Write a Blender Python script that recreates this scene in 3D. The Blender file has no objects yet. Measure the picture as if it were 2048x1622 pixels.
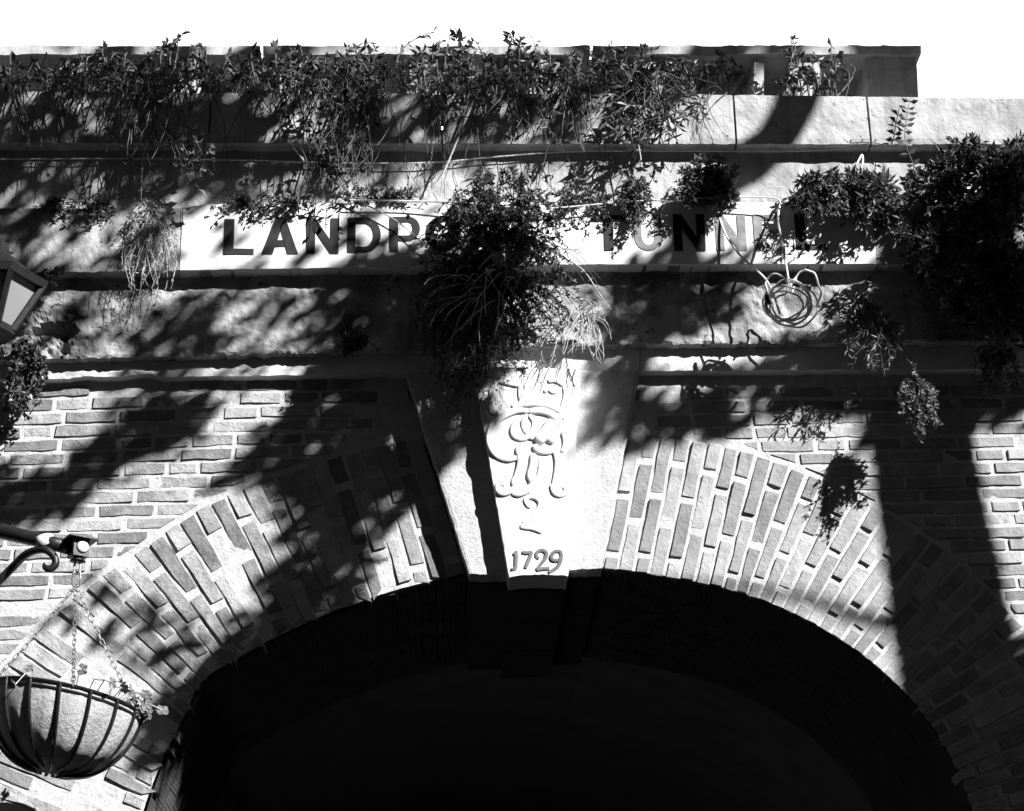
import bpy, bmesh, math, random
from mathutils import Vector, noise
rnd = random.Random(7)
sc = bpy.context.scene
R = math.radians

# ------------------------------------------------------------------ camera
FPX = 3900.0                      # focal length in pixels of the 2048 px wide photograph
YAW, PITCH, ROLL = R(2.0), R(22.9), R(1.05)
CAM = Vector((0, -7.4, 1.6))
Fv = Vector((math.sin(YAW)*math.cos(PITCH), math.cos(YAW)*math.cos(PITCH), math.sin(PITCH)))
R0 = Vector((math.cos(YAW), -math.sin(YAW), 0)); U0 = R0.cross(Fv)
Rv = R0*math.cos(ROLL) - U0*math.sin(ROLL)
Uv = U0*math.cos(ROLL) + R0*math.sin(ROLL)
cd = bpy.data.cameras.new('camera'); cam = bpy.data.objects.new('camera', cd)
sc.collection.objects.link(cam)
cd.sensor_width = 36; cd.lens = 36*FPX/2048; cd.clip_end = 500; cd.clip_start = .05
from mathutils import Matrix
m = Matrix((Rv, Uv, -Fv)).transposed().to_4x4(); m.translation = CAM
cam.matrix_world = m
sc.camera = cam

# ------------------------------------------------------------------ light
SUN = Vector((1.0, -1.0, 0.9))    # towards the sun
SUNN = SUN.normalized()
elev = math.asin(SUNN.z); azim = math.atan2(SUNN.x, SUNN.y)
w = bpy.data.worlds.new('World'); sc.world = w; w.use_nodes = True
nt = w.node_tree; nt.nodes.clear()
sky = nt.nodes.new('ShaderNodeTexSky'); sky.sky_type = 'NISHITA'; sky.sun_disc = False
sky.sun_elevation = elev; sky.sun_rotation = azim; sky.dust_density = .3; sky.air_density = 1.0
bw = nt.nodes.new('ShaderNodeRGBToBW')
bg = nt.nodes.new('ShaderNodeBackground'); bg.inputs[1].default_value = .05
wo = nt.nodes.new('ShaderNodeOutputWorld')
nt.links.new(sky.outputs[0], bw.inputs[0]); nt.links.new(bw.outputs[0], bg.inputs[0]); nt.links.new(bg.outputs[0], wo.inputs[0])
sd = bpy.data.lights.new('sun', 'SUN'); sd.energy = 5; sd.angle = R(.53); sd.color = (1, 1, 1)
so = bpy.data.objects.new('sun', sd); sc.collection.objects.link(so)
so.rotation_euler = SUNN.to_track_quat('Z', 'Y').to_euler(); so.location = (6, -6, 12)
vs = sc.view_settings
vs.view_transform = 'Standard'; vs.look = 'None'; vs.gamma = 1; vs.use_curve_mapping = False
vs.exposure = 1.15

# ------------------------------------------------------------------ helpers
def P(u, v, d=0.0):
    """point of the photograph's pixel u,v on the plane d metres in front of the brick face"""
    r = Fv*FPX + Rv*(u-1024) - Uv*(v-811)
    t = (-d - CAM.y)/r.y
    return CAM + r*t
def lerp(a, b, t): return a+(b-a)*t
def interp(pts, x):
    if x <= pts[0][0]: a, b = pts[0], pts[1]
    elif x >= pts[-1][0]: a, b = pts[-2], pts[-1]
    else:
        for a, b in zip(pts, pts[1:]):
            if a[0] <= x <= b[0]: break
    return a[1]+(b[1]-a[1])*(x-a[0])/(b[0]-a[0])
def catmull(pts, n=8):
    out = []
    p = [pts[0]]+list(pts)+[pts[-1]]
    for i in range(1, len(p)-2):
        a, b, c, d = p[i-1], p[i], p[i+1], p[i+2]
        for k in range(n):
            t = k/n
            out.append(.5*((2*b)+(c-a)*t+(2*a-5*b+4*c-d)*t*t+(3*b-a-3*c+d)*t*t*t))
    out.append(pts[-1].copy())
    return out
def empty(name, loc, label, cat, group=None):
    o = bpy.data.objects.new(name, None); sc.collection.objects.link(o)
    o.location = loc; o['label'] = label; o['category'] = cat
    if group: o['group'] = group
    return o
def link(name, me, mat, parent=None, label=None, cat=None, group=None, kind=None, smooth=False):
    if mat and not me.materials: me.materials.append(mat)
    o = bpy.data.objects.new(name, me); sc.collection.objects.link(o)
    if smooth: me.shade_smooth()
    if parent:
        o.parent = parent; q = parent; loc = Vector((0, 0, 0))
        while q: loc += q.location; q = q.parent
        o.location = -loc
    for k, val in (('label', label), ('category', cat), ('group', group), ('kind', kind)):
        if val: o[k] = val
    return o
class MB:
    def __init__(s): s.v = []; s.f = []
    def face(s, pts):
        i = len(s.v); s.v += [tuple(p) for p in pts]; s.f.append(tuple(range(i, i+len(pts))))
    def box(s, a, b):
        (x0, y0, z0), (x1, y1, z1) = a, b
        i = len(s.v)
        s.v += [(x0,y0,z0),(x1,y0,z0),(x1,y1,z0),(x0,y1,z0),(x0,y0,z1),(x1,y0,z1),(x1,y1,z1),(x0,y1,z1)]
        s.f += [tuple(i+k for k in q) for q in ((0,3,2,1),(4,5,6,7),(0,1,5,4),(1,2,6,5),(2,3,7,6),(3,0,4,7))]
    def grid(s, rows):
        i = len(s.v); n = len(rows[0])
        for r in rows: s.v += [tuple(p) for p in r]
        for a in range(len(rows)-1):
            for b in range(n-1):
                s.f.append((i+a*n+b, i+a*n+b+1, i+(a+1)*n+b+1, i+(a+1)*n+b))
    def tube(s, pts, rad, seg=6, flat=None, cap=True):
        """rad: number or list; flat: squash factor along y (relief)"""
        n = len(pts)
        if not isinstance(rad, (list, tuple)): rad = [rad]*n
        i = len(s.v); up = None
        for k in range(n):
            t = (pts[min(k+1, n-1)]-pts[max(k-1, 0)])
            if t.length < 1e-9: t = Vector((0, 0, 1))
            t.normalize()
            if up is None:
                up = Vector((0, -1, 0)) if abs(t.y) < .9 else Vector((1, 0, 0))
            up = (up - t*up.dot(t))
            if up.length < 1e-6: up = Vector((1, 0, .01))
            up.normalize(); sd_ = t.cross(up)
            for j in range(seg):
                a = 2*math.pi*j/seg
                ca, sa = math.cos(a), math.sin(a)
                if flat: e_ = .5; ca = math.copysign(abs(ca)**e_, ca); sa = math.copysign(abs(sa)**e_, sa)
                o = up*ca*rad[k]*(flat or 1) + sd_*sa*rad[k]
                s.v.append(tuple(pts[k]+o))
        for k in range(n-1):
            for j in range(seg):
                s.f.append((i+k*seg+j, i+k*seg+(j+1) % seg, i+(k+1)*seg+(j+1) % seg, i+(k+1)*seg+j))
        if cap:
            s.f.append(tuple(i+j for j in range(seg))[::-1]); s.f.append(tuple(i+(n-1)*seg+j for j in range(seg)))
    def me(s, name):
        m_ = bpy.data.meshes.new(name); m_.from_pydata(s.v, [], s.f); m_.update(); return m_
    def build(s, name, mat, parent=None, **k): return link(name, s.me(name), mat, parent, **k)

# ------------------------------------------------------------------ materials (all neutral: a monochrome world)
def mat(name, lo, hi, scale=8, rough=.9, bump=.0, bscale=60, spots=0, spotv=.02, sscale=25, rand=0, stain=0, stainv=.05, metal=0, spec=.3, detail=8, trans=0, wash=0, washv=.6, bdist=.01, washs=1.0, streak=0):
    m = bpy.data.materials.new(name); m.use_nodes = True
    t = m.node_tree; b = t.nodes['Principled BSDF']; N = t.nodes.new; L = t.links.new
    b.inputs['Roughness'].default_value = rough; b.inputs['Metallic'].default_value = metal
    b.inputs['Specular IOR Level'].default_value = spec
    tc = N('ShaderNodeTexCoord'); geo = N('ShaderNodeNewGeometry')
    co = geo.outputs['Position']
    def ramp(src, p0, p1, c0, c1):
        r = N('ShaderNodeValToRGB'); r.color_ramp.elements[0].position = p0; r.color_ramp.elements[1].position = p1
        r.color_ramp.elements[0].color = (c0,)*3+(1,); r.color_ramp.elements[1].color = (c1,)*3+(1,)
        L(src, r.inputs[0]); return r.outputs[0]
    def nz(s_, d_=6, rough_=.6):
        n = N('ShaderNodeTexNoise'); n.inputs['Scale'].default_value = s_; n.inputs['Detail'].default_value = d_
        n.inputs['Roughness'].default_value = rough_; L(co, n.inputs['Vector']); return n.outputs[0]
    def mix(a, c, fac):
        x = N('ShaderNodeMix'); x.data_type = 'RGBA'; L(a, x.inputs[6])
        if isinstance(c, float): x.inputs[7].default_value = (c,)*3+(1,)
        else: L(c, x.inputs[7])
        L(fac, x.inputs[0]); return x.outputs[2]
    col = ramp(nz(scale, detail, .65), .32, .68, lo, hi)
    if rand:
        oi = N('ShaderNodeObjectInfo'); f = ramp(oi.outputs['Random'], 0, 1, 1-rand, 1+rand)
        x = N('ShaderNodeMix'); x.data_type = 'RGBA'; x.blend_type = 'MULTIPLY'; x.inputs[0].default_value = 1; x.clamp_result = False
        r_ = N('ShaderNodeMapRange'); r_.inputs[3].default_value = 1-rand; r_.inputs[4].default_value = 1+rand
        L(oi.outputs['Random'], r_.inputs[0]); cc = N('ShaderNodeCombineColor')
        for k in range(3): L(r_.outputs[0], cc.inputs[k])
        L(col, x.inputs[6]); L(cc.outputs[0], x.inputs[7]); col = x.outputs[2]
    if wash: col = mix(col, washv, ramp(nz(4*washs, 10, .75), .62-wash*.3, .70-wash*.25, 0, .8))
    if streak:
        mp = N('ShaderNodeMapping'); mp.inputs['Scale'].default_value = (7, 7, .7); L(co, mp.inputs['Vector'])
        n_ = N('ShaderNodeTexNoise'); n_.inputs['Scale'].default_value = 1.6; n_.inputs['Detail'].default_value = 9; n_.inputs['Roughness'].default_value = .7
        L(mp.outputs[0], n_.inputs['Vector']); col = mix(col, .07, ramp(n_.outputs[0], .50, .72, 0, streak))
    if stain: col = mix(col, stainv, ramp(nz(1.9, 9, .72), .66-stain*.3, .80-stain*.3, 0, .85))
    if spots:
        col = mix(col, spotv, ramp(nz(sscale, 4, .8), .70-spots*.25, .75-spots*.2, 0, .9))
    L(col, b.inputs['Base Color'])
    if bump:
        bp = N('ShaderNodeBump'); bp.inputs['Strength'].default_value = bump; bp.inputs['Distance'].default_value = bdist
        L(nz(bscale, 8, .7), bp.inputs['Height']); L(bp.outputs[0], b.inputs['Normal'])
    if trans:
        b.inputs['Subsurface Weight'].default_value = 0
        tr = N('ShaderNodeBsdfTranslucent'); L(col, tr.inputs[0]); ms = N('ShaderNodeMixShader'); ms.inputs[0].default_value = trans
        L(b.outputs[0], ms.inputs[1]); L(tr.outputs[0], ms.inputs[2]); L(ms.outputs[0], t.nodes['Material Output'].inputs[0])
    return m
M = {}
M['brick'] = mat('brick', .20, .42, 14, .95, 1.0, 60, rand=.4, wash=.27, washv=.45, spots=.18, sscale=55)
M['brick_r'] = mat('brick_smooth', .22, .42, 9, .95, .8, 60, rand=.3, wash=.16, washv=.42, spots=.12, sscale=60)
M['mortar'] = mat('mortar', .42, .62, 20, .95, .8, 60, stain=.05)
M['stone'] = mat('stone', .26, .56, 9, .95, .8, 45, stain=.45, stainv=.05, spots=.35, sscale=22, streak=.5)
M['coping'] = mat('coping_stone', .30, .52, 7, .95, .7, 50, stain=.3, stainv=.10, spots=.28, sscale=34, streak=.55)
M['render'] = mat('lime_render', .30, .56, 5, .95, .6, 60, stain=.62, stainv=.06, spots=.42, sscale=16, streak=.6)
M['whiteband'] = mat('limewash', .6, .75, 9, .95, .6, 50, stain=.1, stainv=.1, spots=.1)
M['keyside'] = mat('keystone_granular', .42, .6, 30, .95, .9, 70, spots=.22, spotv=.12, sscale=70)
M['keywhite'] = mat('keystone_painted', .62, .68, 10, .7, .25, 30, spots=.03)
M['white'] = mat('white_paint', .68, .76, 6, .7, .25, 50, spots=.06, spotv=.3, sscale=14)
M['letter'] = mat('letter_paint', .012, .03, 14, .7, .2, 40, wash=.04, washv=.12, washs=2)
M['letter_faded'] = mat('letter_paint_faded', .12, .3, 14, .8, .2, 40, wash=.2, washv=.35, washs=3)
M['numeral'] = mat('numeral_shade', .10, .18, 14, .7, .2, 40)  # grey stands in for the numerals' own shade
M['leaf'] = mat('leaf', .03, .07, 9, .5, spec=.45, trans=.08)
M['crown'] = mat('crown_leaf', .03, .05, 3, .8, spec=.2)
M['leaf_pale'] = mat('leaf_pale', .09, .16, 9, .5, spec=.5, trans=.2)
M['bark'] = mat('bark', .05, .12, 20, .95, .8, 40)
M['twig'] = mat('dry_twig', .3, .55, 40, .8)
M['stem'] = mat('stem', .06, .14, 30, .9)
M['cable'] = mat('cable', .6, .82, 18, .55, spots=.15, spotv=.2, sscale=60)
M['iron'] = mat('black_iron', .008, .018, 20, .42, .2, 60, spec=.4)
M['ironwhite'] = mat('painted_boss', .6, .7, 20, .5)
M['glass'] = mat('frosted_glass', .26, .32, 3, .4)
M['chain'] = mat('chain_steel', .12, .25, 50, .45, metal=.6)
M['liner'] = mat('basket_liner', .30, .58, 10, .95, .9, 70, spots=.3, spotv=.12, sscale=60, stain=.3, stainv=.1)
M['soil'] = mat('soil', .03, .06, 30, 1, .5)
M['soffit_shade'] = mat('shaded_stone', .03, .06, 6, .95, .5, 40)  # dark colour stands in for the shade under the arch
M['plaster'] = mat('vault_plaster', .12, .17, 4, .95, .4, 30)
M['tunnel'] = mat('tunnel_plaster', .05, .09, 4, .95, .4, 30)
M['asphalt'] = mat('asphalt', .04, .06, 12, .95, .4, 90)
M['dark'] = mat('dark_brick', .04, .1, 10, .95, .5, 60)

# ------------------------------------------------------------------ traced lines of the wall (photo pixels)
COP_T = [(-400,176),(-30,182),(600,187),(1300,187),(2080,197),(2450,202)]
COP_B = [(-400,283),(-30,285),(880,287),(1470,288),(2080,288),(2450,289)]
SGN_T = [(-400,420),(0,416),(360,416),(420,407),(850,404),(1550,403),(2048,405),(2450,407)]
SGN_B = [(-400,556),(0,547),(360,541),(850,533),(1200,529),(1750,528),(2048,530),(2450,532)]
B3_B = [(-400,732),(0,722),(300,715),(660,706),(900,700),(1280,690),(1700,686),(2048,684),(2450,682)]
B4_B = [(-400,770),(0,760),(200,756),(650,750),(1280,742),(2048,738),(2450,735)]
# pairs (extrados, intrados) of the arch ring joints
RP = [((1256,862),(1205,1138)),((1385,875),(1330,1156)),((1505,903),(1440,1178)),((1635,952),(1530,1205)),((1755,1012),(1620,1247)),
      ((1885,1093),(1720,1310)),((2000,1200),(1800,1380)),((2080,1290),(1850,1437)),((2150,1400),(1900,1520)),((2200,1520),(1935,1600)),((2235,1650),(1955,1690)),((2260,1780),(1965,1790)),((2275,1920),(1970,1900))]
LP = [((842,868),(932,1150)),((720,893),(800,1182)),((620,925),(722,1208)),((500,965),(625,1245)),((400,1012),(540,1285)),
      ((300,1080),(470,1325)),((200,1150),(408,1365)),((106,1226),(370,1440)),((30,1305),(335,1510)),((-60,1410),(300,1600)),((-110,1530),(275,1690)),((-150,1680),(258,1790)),((-170,1850),(248,1900))]
def vec2(p): return Vector((p[0], p[1], 0))
def smooth_pairs(pr, n=10):
    return catmull([vec2(p[0]) for p in pr], n), catmull([vec2(p[1]) for p in pr], n)
RE, RI = smooth_pairs(RP); LE, LI = smooth_pairs(LP)
def arclen(c):
    L = [0]
    for a, b in zip(c, c[1:]): L.append(L[-1]+(b-a).length)
    return L

portal = empty('tunnel_gateway', (0, 0, 0), 'old brick tunnel gateway with wide arch, carved keystone and painted name band', 'gateway')

def nzv(p, s, seed=0): return noise.noise(Vector((p.x*s+seed, p.z*s, p.y*s+seed*.7)))
def slab(name, top, bot, u0, u1, d, mt, back=.25, amp=.004, edge=.008, lab=None, parent=portal, du=9, nv=9, s0=0, s1=0, tj=0, chips=0):
    """a stone course: front face at d, traced top and bottom lines, worn edge, underside and ends"""
    n = max(3, int((u1-u0)/du)); rows = []
    for j in range(nv+1):
        r = []
        for i in range(n+1):
            f = i/n; u = lerp(u0, u1, f); vt = interp(top, u); vb = interp(bot, u); v = lerp(vt, vb, j/nv)
            us = u + lerp(s0, s1, f)*(j/nv-.5)
            p = P(us, v, d)
            nn = nzv(p, 9, 3)*amp + nzv(p, 40, 9)*amp*.5
            p.y += nn
            if name == 'cornice_stone' and u < 190:
                w_ = min(1, (190-u)/60)*min(1, max(0, (v-610)/25)); cav = noise.noise(Vector((p.x*13, p.z*17, 4)))
                p.y += w_*(max(0, cav-.12)*.22 + nzv(p, 45, 3)*.014 + nzv(p, 110, 3)*.006)
            if name == 'cornice_stone' and 1180 < u < 1700:
                p.y += nzv(p, 35, 13)*.006
            if j == nv:
                e = abs(nzv(p, 22, 5))*edge + abs(nzv(p, 70, 8))*edge*.6
                if chips and nzv(p, 6, 11) > .25: e += chips*(nzv(p, 6, 11)-.25)*3
                p.z += e; p.y += .004
            if j == 0: p.z -= abs(nzv(p, 22, 7))*edge*tj
            r.append(p)
        rows.append(r)
    last = rows[-1]; first = rows[0]
    rows.append([Vector((q.x, q.y+.008, q.z-.002)) for q in last])
    rows.append([Vector((q.x, back, q.z-.002)) for q in last])
    rows.insert(0, [Vector((q.x, q.y+.01, q.z+.004)) for q in first])
    rows.insert(0, [Vector((q.x, back, q.z+.006)) for q in first])
    b = MB(); b.grid(rows)
    for k in (0, -1):                       # end caps
        b.face([r[k] for r in rows])
    return b.build(name, mt, parent, label=lab)
# band under the coping, sign course, rendered frieze, thin white fillet
def shift(line, dv): return [(a, b_+dv) for a, b_ in line]
# coping stones with open joints (u on top, lean in px over height)
J = [-400, -20, 420, 884, 1470, 1738, 2110, 2450]
for a, b_ in zip(J, J[1:]):
    lean = lambda u: (u-870)/9250*100
    slab('coping_stone', COP_T, COP_B, a+2.2, b_-2.2, .155+rnd.uniform(-.004, .004), M['coping'], back=.55, s0=lean(a), s1=lean(b_), edge=.006, tj=.8)
J = [-400, 1000, 2450]
for a, b_ in zip(J, J[1:]):
    slab('frieze_stone', shift(COP_B, -8), shift(SGN_T, 14), a+.6, b_-.6, .088+rnd.uniform(-.002, .002), M['coping'], amp=.006)
J = [-400, 361, 1050, 1753, 2450]
for a, b_ in zip(J, J[1:]):
    slab('lintel_stone', SGN_T, SGN_B, a+.5, b_-.5, .165, M['stone'], edge=.008, amp=.005 if a < 300 or a > 1700 else .0015, tj=1)
J = [-400, 870, 2450]
for a, b_ in zip(J, J[1:]):
    slab('cornice_stone', shift(SGN_B, -6), B3_B, a+.5, b_-.5, .098, M['render'], edge=.014, amp=.010, chips=.012, du=5, nv=26)
J = [-400, 200, 812]
for a, b_ in zip(J, J[1:]):
    slab('string_course', shift(B3_B, -6), B4_B, a+.5, b_-.5, .050, M['whiteband'], edge=.008, amp=.006, chips=.01, nv=4)
for a, b_ in ((812, 1280), (1280, 2450)):
    slab('string_course', shift(B3_B, -6), B4_B, a+.5, b_-.5, .050, M['whiteband'], edge=.006, amp=.004, nv=4)
# the white painted name panel, a hair proud of the lintel
sp = slab('sign_panel', [(359,422),(366,417),(420,409),(850,406),(1550,405),(1742,408),(1760,410)], [(359,540),(850,532),(1200,528),(1755,527)], 363, 1748, .1695, M['white'], back=.1635, edge=.004, amp=.001, s0=-8, s1=12)

# ------------------------------------------------------------------ lettering, painted on the panel
def glyph(ch):
    """polygons in a unit box, y down"""
    t = .27
    def arc(cx, cy, ro, ri, a0, a1, n=12):
        out = []
        for k in range(n):
            x = [R(lerp(a0, a1, q/n)) for q in (k, k+1)]
            out.append([(cx+ro[0]*math.cos(x[0]), cy-ro[1]*math.sin(x[0])), (cx+ro[0]*math.cos(x[1]), cy-ro[1]*math.sin(x[1])),
                        (cx+ri[0]*math.cos(x[1]), cy-ri[1]*math.sin(x[1])), (cx+ri[0]*math.cos(x[0]), cy-ri[1]*math.sin(x[0]))])
        return out
    def rc(a, b, c, d_): return [(a, b), (c, b), (c, d_), (a, d_)]
    if ch == 'L': return [rc(0, 0, .33, 1), rc(.33, .83, 1, 1)]
    if ch == 'A': return [[(.36,0),(.62,0),(.30,1),(0,1)], [(.62,0),(1,1),(.70,1),(.46,.25)], [(.40,.62),(.60,.62),(.66,.80),(.34,.80)]]
    if ch == 'N': return [rc(0, 0, .27, 1), rc(.73, 0, 1, 1), [(.27,0),(.73,.62),(.73,1),(.27,.38)]]
    if ch == 'D': return [rc(0, 0, .24, 1), rc(.24, 0, .5, .17), rc(.24, .83, .5, 1)]+arc(.5, .5, (.5,.5), (.27,.33), -90, 90)
    if ch == 'P': return [rc(0, 0, .28, 1), rc(.28, 0, .6, .16), rc(.28, .53, .6, .69)]+arc(.6, .345, (.4,.345), (.15,.185), -90, 90)
    if ch == 'O': return arc(.5, .5, (.5,.5), (.25,.33), 0, 360, 28)
    if ch == 'R': return [rc(0, 0, .28, 1), rc(.28, 0, .6, .16), rc(.28, .45, .6, .6)]+arc(.6, .3, (.38,.3), (.13,.14), -90, 90)+[[(.42,.6),(.68,.6),(1,1),(.72,1)]]
    if ch == 'T': return [rc(0, 0, 1, .18), rc(.37, .18, .65, 1)]
    if ch == 'U': return [rc(0, 0, .27, .6), rc(.73, 0, 1, .6)]+arc(.5, .6, (.5,.4), (.23,.24), 180, 360, 14)
    if ch == 'E': return [rc(0, 0, .3, 1), rc(.3, 0, 1, .17), rc(.3, .42, .9, .58), rc(.3, .83, 1, 1)]
WORD = [('L',448,509,438,509,0),('A',524,598,434,508,0),('N',613,678,436,507,0),('D',695,762,435,505,0),('P',779,840,433,504,0),('O',851,922,431,503,0),
        ('R',940,1003,431,502,0),('T',1012,1076,431,501,0),('T',1183,1250,430,501,0),('U',1268,1324,429,501,1),('N',1347,1410,428,502,0),('N',1431,1492,430,501,1),('E',1508,1566,429,501,1),('L',1590,1654,428,500,0)]
for ch, x0, x1, v0, v1, fade in WORD:
    b = MB(); lean = ((x0+x1)/2-870)/9250*70
    for poly in glyph(ch):
        b.face([P(lerp(x0, x1, x)+lean*(y-.5)+rnd.uniform(-.4, .4), lerp(v0, v1, y)+rnd.uniform(-.3, .3), .1725) for x, y in poly])
    b.build('letter', M['letter_faded' if fade else 'letter'], sp, label=None if not fade else 'faded grey painted letter')

# ------------------------------------------------------------------ keystones
def block(name, quad, d, mt, back=1.3, lab=None, nu=16, nv=40, amp=.003, edge=.006, sag=0):
    (a, b_, c, e) = quad        # TL TR BR BL
    rows = []
    for j in range(nv+1):
        r = []
        for i in range(nu+1):
            f, g = i/nu, j/nv
            u = lerp(lerp(a[0], e[0], g), lerp(b_[0], c[0], g), f); v = lerp(lerp(a[1], e[1], g), lerp(b_[1], c[1], g), f)
            v -= sag*math.sin(math.pi*f)*g
            p = P(u, v, d); p.y += nzv(p, 14, 2)*amp
            if i in (0, nu): p.x += (1 if i == 0 else -1)*abs(nzv(p, 25, 6))*edge; p.y += .003
            if j == nv: p.z += abs(nzv(p, 30, 4))*edge
            r.append(p)
        rows.append(r)
    b = MB(); b.grid(rows)
    bk = lambda q: Vector((q.x, back, q.z))
    b.grid([rows[-1], [bk(q) for q in rows[-1]]])
    b.grid([[bk(q) for q in rows[0]], rows[0]])
    b.grid([[r[0] for r in rows], [bk(r[0]) for r in rows]])
    b.grid([[bk(r[-1]) for r in rows], [r[-1] for r in rows]])
    return b.build(name, mt, portal, label=lab)
block('keystone_flank', ((812,746),(965,741),(1030,1150),(938,1149)), .10, M['keyside'], edge=.01, back=.0)
block('keystone_flank', ((1148,741),(1281,741),(1205,1137),(1125,1141)), .10, M['keyside'], back=.0)
ks = block('keystone', ((947,733),(1162,738),(1137,1153),(1018,1156)), .175, M['keywhite'], sag=5, back=.0, lab='white painted keystone carved with a crowned cypher')
DK = .175
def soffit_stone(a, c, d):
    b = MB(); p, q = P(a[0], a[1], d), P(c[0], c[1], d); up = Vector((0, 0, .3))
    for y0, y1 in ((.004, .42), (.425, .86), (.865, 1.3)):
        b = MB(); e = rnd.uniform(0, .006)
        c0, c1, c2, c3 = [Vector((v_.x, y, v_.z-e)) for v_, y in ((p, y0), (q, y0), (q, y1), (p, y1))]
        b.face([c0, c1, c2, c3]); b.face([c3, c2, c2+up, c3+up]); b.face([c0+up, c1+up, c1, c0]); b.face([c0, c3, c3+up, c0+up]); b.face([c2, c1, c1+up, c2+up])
        b.build('soffit_stone', M['soffit_shade'], portal)
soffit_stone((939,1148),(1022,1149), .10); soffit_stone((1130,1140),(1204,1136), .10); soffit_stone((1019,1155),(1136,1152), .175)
def z4(x, y): return (940+x/6.758, 740+y/6.758)
def z5(x, y): return (960+x/6.757, 960+y/6.757)
def relief(name, pts, r0, mt, r1=None, ends=.4, parent=ks, flat=.78, dd=0, lab=None):
    c = catmull([P(u, v, DK+dd) for u, v in pts], 7); n = len(c)
    rr = []
    for i in range(n):
        f = i/(n-1); r = lerp(r0, r1 if r1 is not None else r0, f)
        e = min(1, min(f, 1-f)*6); rr.append(r*lerp(ends, 1, math.sqrt(e)))
    b = MB(); b.tube(c, rr, 14, flat); return b.build(name, mt, parent, label=lab, smooth=False)
K = M['keywhite']
Z = lambda f, l: [f(*q) for q in l]
rel = [ (Z(z4, [(800,560),(640,550),(480,610),(340,710),(275,850),(265,970),(310,1090),(390,1170),(500,1205),(620,1195),(690,1175)]), .017, .014),
        (Z(z4, [(790,560),(960,555),(1120,610),(1220,730),(1280,880),(1290,1010),(1235,1110)]), .018, .013),
        (Z(z4, [(1130,690),(1060,800),(980,900),(910,990)]), .030, .026),
        (Z(z4, [(1170,780),(1120,900),(1060,990)]), .030, .02),
        (Z(z4, [(870,1010),(920,1080),(1020,1110),(1130,1100)]), .016, .014),
        (Z(z4, [(1080,1060),(1160,1130),(1190,1250),(1170,1430),(1140,1560)])+Z(z5, [(985,90),(1010,170),(1080,205),(1150,180),(1160,120),(1115,95)]), .017, .011),
        (Z(z4, [(700,640),(620,720),(580,820),(610,900),(710,930),(800,900),(850,915),(930,880)]), .014, .012),
        (Z(z4, [(770,600),(720,700),(730,800),(780,870)]), .011, .008), (Z(z4, [(800,600),(860,690),(850,790),(800,870)]), .011, .008),
        (Z(z4, [(700,1000),(660,1080),(690,1180),(680,1300),(640,1430),(600,1520)])+Z(z5, [(480,100),(400,160),(300,180),(240,130),(250,65),(310,50),(335,95)]), .019, .010),
        (Z(z4, [(850,1130),(860,1280),(820,1430)])+Z(z5, [(720,60),(620,150),(520,190),(430,180)]), .019, .015),
        (Z(z4, [(950,1180),(960,1340),(900,1520)])+Z(z5, [(740,120),(660,190)]), .014, .009),
        (Z(z5, [(690,375),(650,345),(620,270),(670,228),(760,240),(820,310),(790,410),(690,510),(580,590)]), .009, .015),
        (Z(z5, [(540,625),(620,635),(710,650),(790,680),(845,715)]), .014, .010),
        (Z(z4, [(560,500),(700,465),(840,455),(980,465),(1110,500),(1225,560)]), .016, .016),
        (Z(z4, [(270,420),(285,500),(310,575),(400,580)]), .014, .012),
        (Z(z4, [(1050,155),(1140,140),(1210,170),(1270,220)]), .012, .010),
        (Z(z4, [(370,130),(500,170),(680,210)]), .014, .014), (Z(z4, [(680,190),(678,330),(690,430)]), .011, .009),
        (Z(z4, [(1270,220),(1290,330),(1260,460),(1220,560)]), .010, .010), (Z(z4, [(370,150),(300,260),(280,420)]), .010, .010),
        (Z(z4, [(1000,300),(1060,260),(1120,300),(1190,280)]), .010, .008) ]
for pts, r0, r1 in rel: relief('relief_scroll', pts, r0*.92, K, r1*.85)
relief('relief_boss', Z(z4, [(1255,640),(1290,655)]), .008, K)
for strokes in ([[(455,1010),(500,965)],[(492,962),(488,1080),(482,1190)],[(425,1212),(490,1195)]],
                [[(570,975),(640,985),(705,972)],[(700,975),(660,1080),(612,1190)]],
                [[(800,1065),(760,1030),(775,975),(840,950),(895,985),(880,1060),(820,1140),(770,1205)],[(765,1215),(850,1198),(940,1195)]],
                [[(1100,1010),(1080,965),(1010,970),(965,1030),(985,1080),(1050,1085),(1095,1050)],[(1105,1000),(1090,1090),(1040,1180),(930,1252)]]):
    b = MB()
    for s_ in strokes:
        c = catmull([P(*z5(*q), DK+.001) for q in s_], 6); b.tube(c, [lerp(.006, .0075, abs(math.sin(3*i/len(c)))) for i in range(len(c))], 8, .7)
    b.build('numeral', M['numeral'], ks)

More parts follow.
